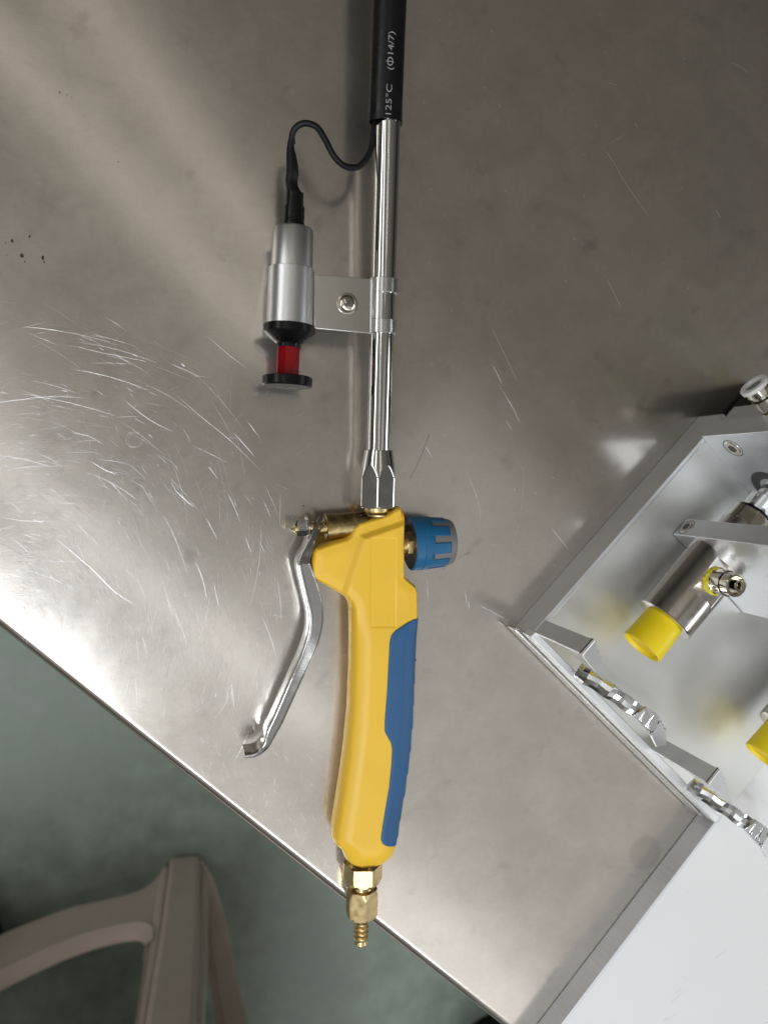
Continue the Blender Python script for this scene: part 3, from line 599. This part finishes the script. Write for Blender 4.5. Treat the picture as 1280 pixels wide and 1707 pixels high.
mb = MB(); f = 43 * kI; lathe(mb, ib, ia, [(.6, 0), (.6, f * .97), (.2, f), (il(482, 556), f * .99), (il(482, 559), f * .93), (il(482, 574), 21 * kI), (il(482, 580), 20.5 * kI), (il(482, 580), 0)], 72); mb.build('flange', M['black'], tor)
mb = MB(); lathe(mb, ib, ia, [(il(482, 570), 19.2 * kI), (il(481, 632), 19.2 * kI)], 8, hexr(8), a0=.39); mb.build('plunger', M['red'], tor, smooth=False)
mb = MB(); g_ = 41.5 * kI; lathe(mb, ib, ia, [(il(481, 628), 0), (il(481, 628), g_ * .94), (il(481, 629.5), g_), (il(481, 643), g_), (il(481, 645), g_ * .96), (il(481, 645), 1.2), (il(481, 644), 0)], 72); mb.build('push_cap', M['black'], tor)
# bracket plate with washer screw, and the strap round the pipe
def pipe_t(py): return (G(np.interp(py, [210, 700], [646.5, 632.5]), py) - base_f) @ ax
zc_b = 26.
pl = [(523, 459), (560, 461), (622, 466), (622, 557), (608, 556), (523, 548)]
mb = MB(); prism(mb, [P(x, y, zc_b + 1.5) for x, y in pl], (0, 0, 1.3)); brk = mb.build('bracket_plate', M['bracket'], tor, bevel=.25)
mb = MB(); c = P(579, 506, zc_b + 2.8); lathe(mb, c, Z3, [(-.1, 5.6), (.45, 5.6), (.6, 5.2), (.6, 4.4), (.75, 4.3), (1.2, 4.0), (1.7, 3.0), (1.95, 1.9), (2.0, 0)], 48, None)
scw = mb.build('screw', M['nickel'], brk, sharp=40)
mb = MB()
for k in range(2):
    a = .6 + k * math.pi / 2; d1 = np.array([math.cos(a), math.sin(a), 0]); d2 = np.array([-d1[1], d1[0], 0]); boxm(mb, c + [0, 0, 1.5 + k * .01] - d1 * 2.2 - d2 * .4, d1 * 4.4, d2 * .8, Z3 * .56)
mb.build('cross_recess', M['recess_dark'], scw, smooth=False)
ro = rp + 1.25
def ring_band(y0, y1, name='strap', full=True, a0=0., a1=None, extra=0):
    mb = MB(); t0, t1 = pipe_t(y0), pipe_t(y1)
    lathe(mb, base_f, ax, [(t0, rp + .05), (t0, ro + extra - .15), (t0 + .2, ro + extra), (t1 - .2, ro + extra), (t1, ro + extra - .15), (t1, rp + .05)], 72 if full else 30, a0=a0, a1=a1)
    return mb.build(name, M['bracket'], brk, sharp=18)
ring_band(490, 466); ring_band(557, 534)
ring_band(534.5, 489.5, 'strap_web', False, a0=math.radians(-100), a1=math.radians(72))
# --- brass valve stem, lever bolt, lever
va = nrm(G(540, 876.5) - G(600, 871.5)); k0 = pm(570, 875); rv = 20.5 * k0
vo = G(610, 873)
def vt(px): return (G(px, 877) - vo) @ va
mb = MB(); lathe(mb, vo, va, [(0, rv), (vt(551), rv), (vt(551), rv * 1.05), (vt(543), rv * 1.05), (vt(542), rv * .98), (vt(542), rv * .55), (vt(522), rv * .55), (vt(522), 0)], 60); mb.build('valve_body', M['old_brass'], tor, sharp=30)
mb = MB(); boxm(mb, G(548, 893, -8), (32, 4, 0), (0, 6, 0), (0, 0, 9)); mb.build('valve_block', M['old_brass'], tor, bevel=.5)
nb0 = G(518, 878.5)
def nt_(px): return (G(px, 879) - nb0) @ va
mb = MB(); lathe(mb, nb0, va, [(nt_(540), 2.6), (nt_(491), 2.6), (nt_(490), 2.0), (nt_(484.5), .5), (nt_(484.5), 0)], 24); mb.build('lever_pin', M['brass'], tor)
mb = MB(); lathe(mb, nb0, va, [(nt_(513.5), 0), (nt_(513.5), 6.2), (nt_(512.5), 6.4), (nt_(510.5), 5.8), (nt_(510), 3.9)], 40); lathe(mb, nb0, va, [(nt_(510), 5.2), (nt_(508.5), 5.0), (nt_(508), 4.6), (nt_(497), 4.6), (nt_(495.5), 4.0), (nt_(495.5), 0)], 60, hexcone(6, .3, 4.0, lambda t: 5.0)); mb.build('lever_nut', M['silver'], tor, sharp=18)
LV = [(535, 861, 13, 2), (527, 873, 14, 4), (516, 893, 15, 6), (508, 912, 17, 7), (500.5, 926, 20, 7.5), (497, 940, 23, 8), (498.5, 955, 26, 8), (504, 978, 29, 8), (509, 1000, 31, 8), (513.5, 1018, 29, 8), (515.5, 1036, 27, 8), (513.5, 1056, 25, 8), (508, 1076, 24, 8), (498.5, 1102, 22, 8), (484, 1134, 21, 8),
      (470, 1166, 20.5, 8), (456, 1198, 20, 8), (447, 1216, 19, 8), (443, 1228, 17, 8), (440.5, 1239, 13, 8), (433.5, 1249, 10, 8), (422, 1255.5, 9, 8), (408, 1257, 8, 8)]
LVs = spline([np.array([*q]) for q in LV], 6); V = []; n_ = len(LVs)
pc = [G(q[0], q[1], 0) * [1, 1, 0] for q in LVs]
LS = []
for i, q in enumerate(LVs):
    zt = q[3]; z0 = zc(q[1]); pt = P(q[0], q[1], z0 + zt); t = nrm((pc[min(i + 1, n_ - 1)] - pc[max(i - 1, 0)])); nr = np.array([-t[1], t[0], 0])      # to image right
    if nr[0] < 0 and i < n_ - 6: nr = -nr
    if i >= n_ - 6 and nr @ LS[-1] < 0: nr = -nr
    LS.append(nr); w = q[2] * .88 * pm(q[0], q[1]); tk = 1.1; r = .8
    g_ = .9
    prof = [(w, zt - tk - g_), (w, zt - .15), (w - .15, zt), (w - .55, zt), (w - .8, zt - g_)] + [(w * f_ + .5, zt - g_) for f_ in (.7, .45)] + [(2.3, zt - g_), (1.9, zt), (r, zt)] + [(r - r * math.sin(a), zt - r + r * math.cos(a)) for a in (.4, .8, 1.2)] + [(0, zt - r), (-.25, zt - 3), (-.25, -zt + 3), (0, -zt + r)] + \
           [(r - r * math.cos(a), -zt + r - r * math.sin(a)) for a in (.5, 1.1)] + [(w, -zt), (w, -zt + tk), (tk, -zt + tk), (tk, zt - tk - g_)]
    for a_, z_ in prof: V.append(np.array([pt[0], pt[1], z0 + z_]) + nr * a_)
npf = len(prof); mb = MB()
mb.add(V, [(i * npf + k, i * npf + (k + 1) % npf, (i + 1) * npf + (k + 1) % npf, (i + 1) * npf + k) for i in range(n_ - 1) for k in range(npf)] + [tuple(range(npf)), tuple((n_ - 1) * npf + k for k in range(npf))])
mb.build('lever', M['lever'], tor, sharp=38)
# --- blue regulator knob
ko = G(686, 906); ka = nrm(G(752, 903) - ko); kk = pm(710, 905)
def kt(px): return (G(px, 905) - ko) @ ka
mb = MB(); lathe(mb, ko, ka, [(kt(668), 0), (kt(668), 5), (kt(676), 5), (kt(676), 6.8), (kt(684), 6.8), (kt(684), 4.4), (kt(700), 4.4)], 48, lambda t, h, r: hexr(6, .3)(t, h, r * .92) if r > 6 else r); mb.build('knob_stem', M['brass'], tor, sharp=20)
mb = MB(); R0 = 43.2 * kk
lathe(mb, ko, ka, [(kt(692), 0), (kt(692), R0 * .86), (kt(683), R0 * .90), (kt(683), R0 * .93), (kt(700), R0 * .955), (kt(739), R0 * .87), (kt(746), R0 * .845), (kt(750), R0 * .80), (kt(752), R0 * .70), (kt(752.5), R0 * .3), (kt(752.5), 0)], 96); knob = mb.build('knob_core', M['knob_grey'], tor)
mb = MB(); NF = 9; seg = 180; V = []
def Rk(px): return np.interp(px, [683, 700, 742], [R0 * .985, R0 * .995, R0 * .905])
sx = [683, 684, 690, 697, 697.6, 698.4, 706, 712, 712.6, 720, 728, 737, 739]
uu, vv, ww = frame(ka)
def kp(px, th_, r): return ko + ka * kt(px) + (uu * math.cos(th_) + vv * math.sin(th_)) * r
for x in sx:
    for k in range(seg): V.append(kp(x, 2 * math.pi * k / seg, Rk(x) + (-.25 if x in (697.6,) else 0) - (.3 if x in (683, 739) else 0)))
def slot(k): f = ((k + .5) / seg * NF + .25) % 1; return f < .42
Fs = []
for i in range(len(sx) - 1):
    for k in range(seg):
        if sx[i] >= 712 and slot(k): continue
        Fs.append((i * seg + k, i * seg + (k + 1) % seg, (i + 1) * seg + (k + 1) % seg, (i + 1) * seg + k))
mb.add(V, Fs)
lathe(mb, ko, ka, [(kt(683), R0 * .965), (kt(682.6), R0 * .95), (kt(683), R0 * .90), (kt(692), R0 * .87)], 96)
kb = mb.build('knob_grip', M['knob_blue'], knob, sharp=40)
md = kb.modifiers.new('thick', 'SOLIDIFY'); md.thickness = .0007; md.offset = -1
# --- stray hairs and grit on the sheet
def hair(pts, lab, grp=None):
    mb = MB(); q = [P(x, y, z) for x, y, z in pts]; c = q[0]; sweep(mb, spline(q, 8), .06, 5)
    o = mb.build('hair', M['hair'], None, loc=c); props(o, lab, 'hair')
hair([(716, 722, .1), (707, 748, .3), (696, 774, .3), (683, 798, .1)], 'fine dark hair on the steel just right of the chrome ferrule')
hair([(784, 921, .1), (768, 929, 3), (752, 938, 2), (738, 950, .1)], 'fine dark hair on the steel beside the blue knob')
mb = MB()
for x, y, r in ((21, 402, 1.0), (50, 394, .7), (37, 426, 1.3), (72, 430, 1.3), (42, 436, .6), (10, 405, .4), (74, 437, .6), (12, 425, .35), (198, 270, .6), (100, 154, .6), (112, 158, .45), (120, 162, .35), (545, 700, .3), (506, 843, .6)):
    p = P(x, y, .02); a0_ = random.random(); n_ = 7
    ring_ = [p + [r * random.uniform(.5, 1) * math.cos(a0_ + k * 6.283 / n_) * .8, r * random.uniform(.6, 1.2) * math.sin(a0_ + k * 6.283 / n_), 0] for k in range(n_)]
    mb.add(ring_ + [p + [0, 0, .35 * r]], [(k, (k + 1) % n_, n_) for k in range(n_)])
o = mb.build('grit', M['dirt'], None, kind='stuff', loc=P(40, 415)); props(o, 'black specks of grit scattered on the upper left of the steel sheet', 'grit')

# ------------------------------------------------------------------ plastic stool on the floor
KF = P(310, 1432, FZ)
st = Thing('plastic_stool', KF, 'taupe moulded plastic stool standing on the green floor at the lower left', 'stool')
def band(name, pts, wv, tv, mt=M['stool'], bev=3):
    "ribbon with width vectors wv(i) and thickness tv"
    mb = MB(); V = []; n = len(pts)
    for i, p in enumerate(pts):
        w = wv(i / (n - 1)); t = np.array(tv, float) if not callable(tv) else tv(i / (n - 1)); V += [p, p + w, p + w + t, p + t]
    mb.add(V, [(i * 4 + k, i * 4 + (k + 1) % 4, (i + 1) * 4 + (k + 1) % 4, (i + 1) * 4 + k) for i in range(n - 1) for k in range(4)] + [(0, 1, 2, 3), (4 * n - 4, 4 * n - 3, 4 * n - 2, 4 * n - 1)])
    return mb.build(name, mt, st, bevel=bev, sharp=40, bseg=3)
def PP(l): return spline([P(*q) for q in l], 8)
leg_t = PP([(309, 1424, FZ), (303, 1485, FZ + 100), (296, 1560, FZ + 200), (284, 1648, FZ + 300), (272, 1745, FZ + 390)])
lw = lambda f: np.array([30 + 14 * f, -6, 0]); 
rc_ = lambda L_: spline([np.array([*q, 0.]) for q in L_], 6)
d1 = nrm((P(0, 1500, FZ) - P(320, 1412, FZ)) * [1, 1, 0]); n1 = np.array([d1[1], -d1[0], 0])
def PV(px, py, off=0.):
    "point on the upright left side panel of the stool"
    d = CM @ np.array([px - CX, -(py - CY), -F]); o_ = np.array([0, 0, HC]); k_ = KF + n1 * off
    return o_ + d * (((k_ - o_) @ n1) / (d @ n1))
up_ = [(276, 1438), (262, 1462), (244, 1478), (219, 1489), (170, 1501), (117, 1513), (50, 1538), (0, 1559), (-120, 1618)]
lo_ = [(-120, 1694), (0, 1628), (78, 1590), (130, 1569), (176, 1555), (215, 1547), (236, 1546), (248, 1552), (250, 1566), (246, 1610), (239, 1660), (232, 1725)]
pu = [PV(q[0], q[1]) for q in rc_(up_)]; pl_ = [PV(q[0], q[1]) for q in rc_(lo_)]; pr_ = [PV(272, 1725), PV(282, 1560)]
mb = MB(); tv = n1 * 5 if n1[1] < 0 else -n1 * 5
prism(mb, pu + pl_ + pr_, tv); mb.build('side_panel', M['stool'], st, bevel=1.5, sharp=50)
mb = MB(); V = []                                              # flared lip round the opening
for i, p in enumerate(pl_):
    t = nrm(pl_[min(i + 1, len(pl_) - 1)] - pl_[max(i - 1, 0)]); o_ = nrm(np.cross(t, n1)); o_ = o_ if o_[2] < 0 or i > len(pl_) * .75 else -o_
    for a_, b_ in ((0, 0), (-4, -7), (-13, -9), (-15, -5), (-13, -3), (-6, -1), (-2, 5), (4, 5)): V.append(p + nrm(tv) * -a_ + o_ * b_ * (.7 if i > len(pl_) * .8 else 1))
n_ = len(pl_); mb.add(V, [(i * 8 + k, i * 8 + (k + 1) % 8, (i + 1) * 8 + (k + 1) % 8, (i + 1) * 8 + k) for i in range(n_ - 1) for k in range(8)]); mb.build('panel_lip', M['stool'], st, sharp=60)
band('leg', [p - [22, 0, 0] for p in leg_t], lambda f: np.array([44 + 10 * f, -2, 0]), (0, -26, -6), bev=9)
band('leg_rib', [p + [-34, -8, 0] for p in leg_t[2:]], lambda f: np.array([11, 3, 0]), (0, -26, -6), bev=3)
band('leg_rib', [p + [25, -10, 0] for p in leg_t[2:]], lambda f: np.array([10 + 5 * f, -4, 0]), (0, -26, -6), bev=3)
ar = PP([(338, 1432, FZ + 8), (356, 1462, FZ + 50), (374, 1520, FZ + 110), (389, 1590, FZ + 180), (405, 1665, FZ + 250), (424, 1760, FZ + 330)])
band('side_panel', ar, lambda f: np.array([-17 - 10 * math.sin(min(1, f * 1.5) * 3.14 * .5), -3, 0]), (0, -6, 6), bev=3)
band('panel_lip', [p + [-18 - 9 * math.sin(min(1, i / len(ar) * 1.5) * 1.57), -3, 2] for i, p in enumerate(ar)], lambda f: np.array([-7, -3, 0]), (0, -9, 5), bev=2)
sp_ = [P(x, y, FZ) for x, y in ((-170, 1548), (0, 1497), (200, 1438), (285, 1412), (318, 1404), (345, 1408), (368, 1432), (430, 1530), (458, 1620), (466, 1740))]
sc_ = P(265, 1752, FZ + 392) + [-130, -170, 0]; sp_ += [sp_[-1] + [-5, -190, 0], sp_[-1] + [-40, -230, 0], sp_[0] + [20, -260, 0], sp_[0] + [0, -230, 0]]
mb = MB(); prism(mb, [p + [0, 0, 398] for p in sp_], Z3 * 26); mb.build('seat', M['stool'], st, bevel=12)
for a_, b_, zz in ((10, 11, 60), (12, 13, 120), (13, 0, 200), (8, 10, 300)):  # unseen sheets added under the seat to deepen the shade there
    mb = MB(); pa_, pb_ = sp_[a_ % len(sp_)] * [1, 1, 1] + [0, 12, zz], sp_[b_ % len(sp_)] + [0, 12, zz]; boxm(mb, pa_, pb_ - pa_, (0, 5, 0) if abs((pb_ - pa_)[0]) > 20 else (5, 0, 0), Z3 * (397 - zz)); mb.build('shade_apron', M['stool'], st)
mb = MB(); boxm(mb, sp_[11] + [0, 6, 60], sp_[12] - sp_[11], (0, 5, 0), Z3 * 337); mb.build('shade_apron', M['stool'], st)
for x_, y_ in ((-330, 20), (-300, -330), (60, -330)):
    mb = MB(); b0 = KF + [x_, y_, 0]; t0_ = sc_ + [(-170 if x_ < 0 else 150), (150 if y_ > 0 else -130), 2]; boxm(mb, b0 - [20, 15, 0], (40, 0, 0), (0, 30, 0), t0_ - b0); mb.build('leg', M['stool'], st, bevel=5)
# black box added to fill an unidentified dark patch, mostly out of the frame
bx = Thing('added_black_box', P(15, 1540, FZ), 'black box added on the floor beside the stool at the left edge', 'added shape')
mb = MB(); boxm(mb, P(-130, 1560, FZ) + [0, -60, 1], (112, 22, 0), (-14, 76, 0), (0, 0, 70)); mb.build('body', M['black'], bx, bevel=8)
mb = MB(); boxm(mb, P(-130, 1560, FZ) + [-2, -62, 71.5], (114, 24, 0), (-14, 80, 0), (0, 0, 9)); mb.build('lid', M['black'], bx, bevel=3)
bw = Thing('added_black_cylinder', P(800, 1720, FZ), 'black cylinder added on the floor under the table edge at the bottom', 'bin')  # black cylinder added to fill an unidentified dark patch below the edge
mb = MB(); lathe(mb, P(828, 1768, FZ), Z3, [(0, 0), (0, 84), (4, 88), (110, 94), (112, 98), (118, 98), (118, 92), (110, 90), (8, 84), (8, 0)], 48); mb.build('body', M['black'], bw)
mb = MB(); lathe(mb, P(828, 1768, FZ) + [0, 0, 104], Z3, [(0, 96), (3, 99), (8, 99), (10, 96)], 48); mb.build('rim', M['rubber'], bw)
for o in bpy.data.objects:
    if '_b' in o: del o['_b']
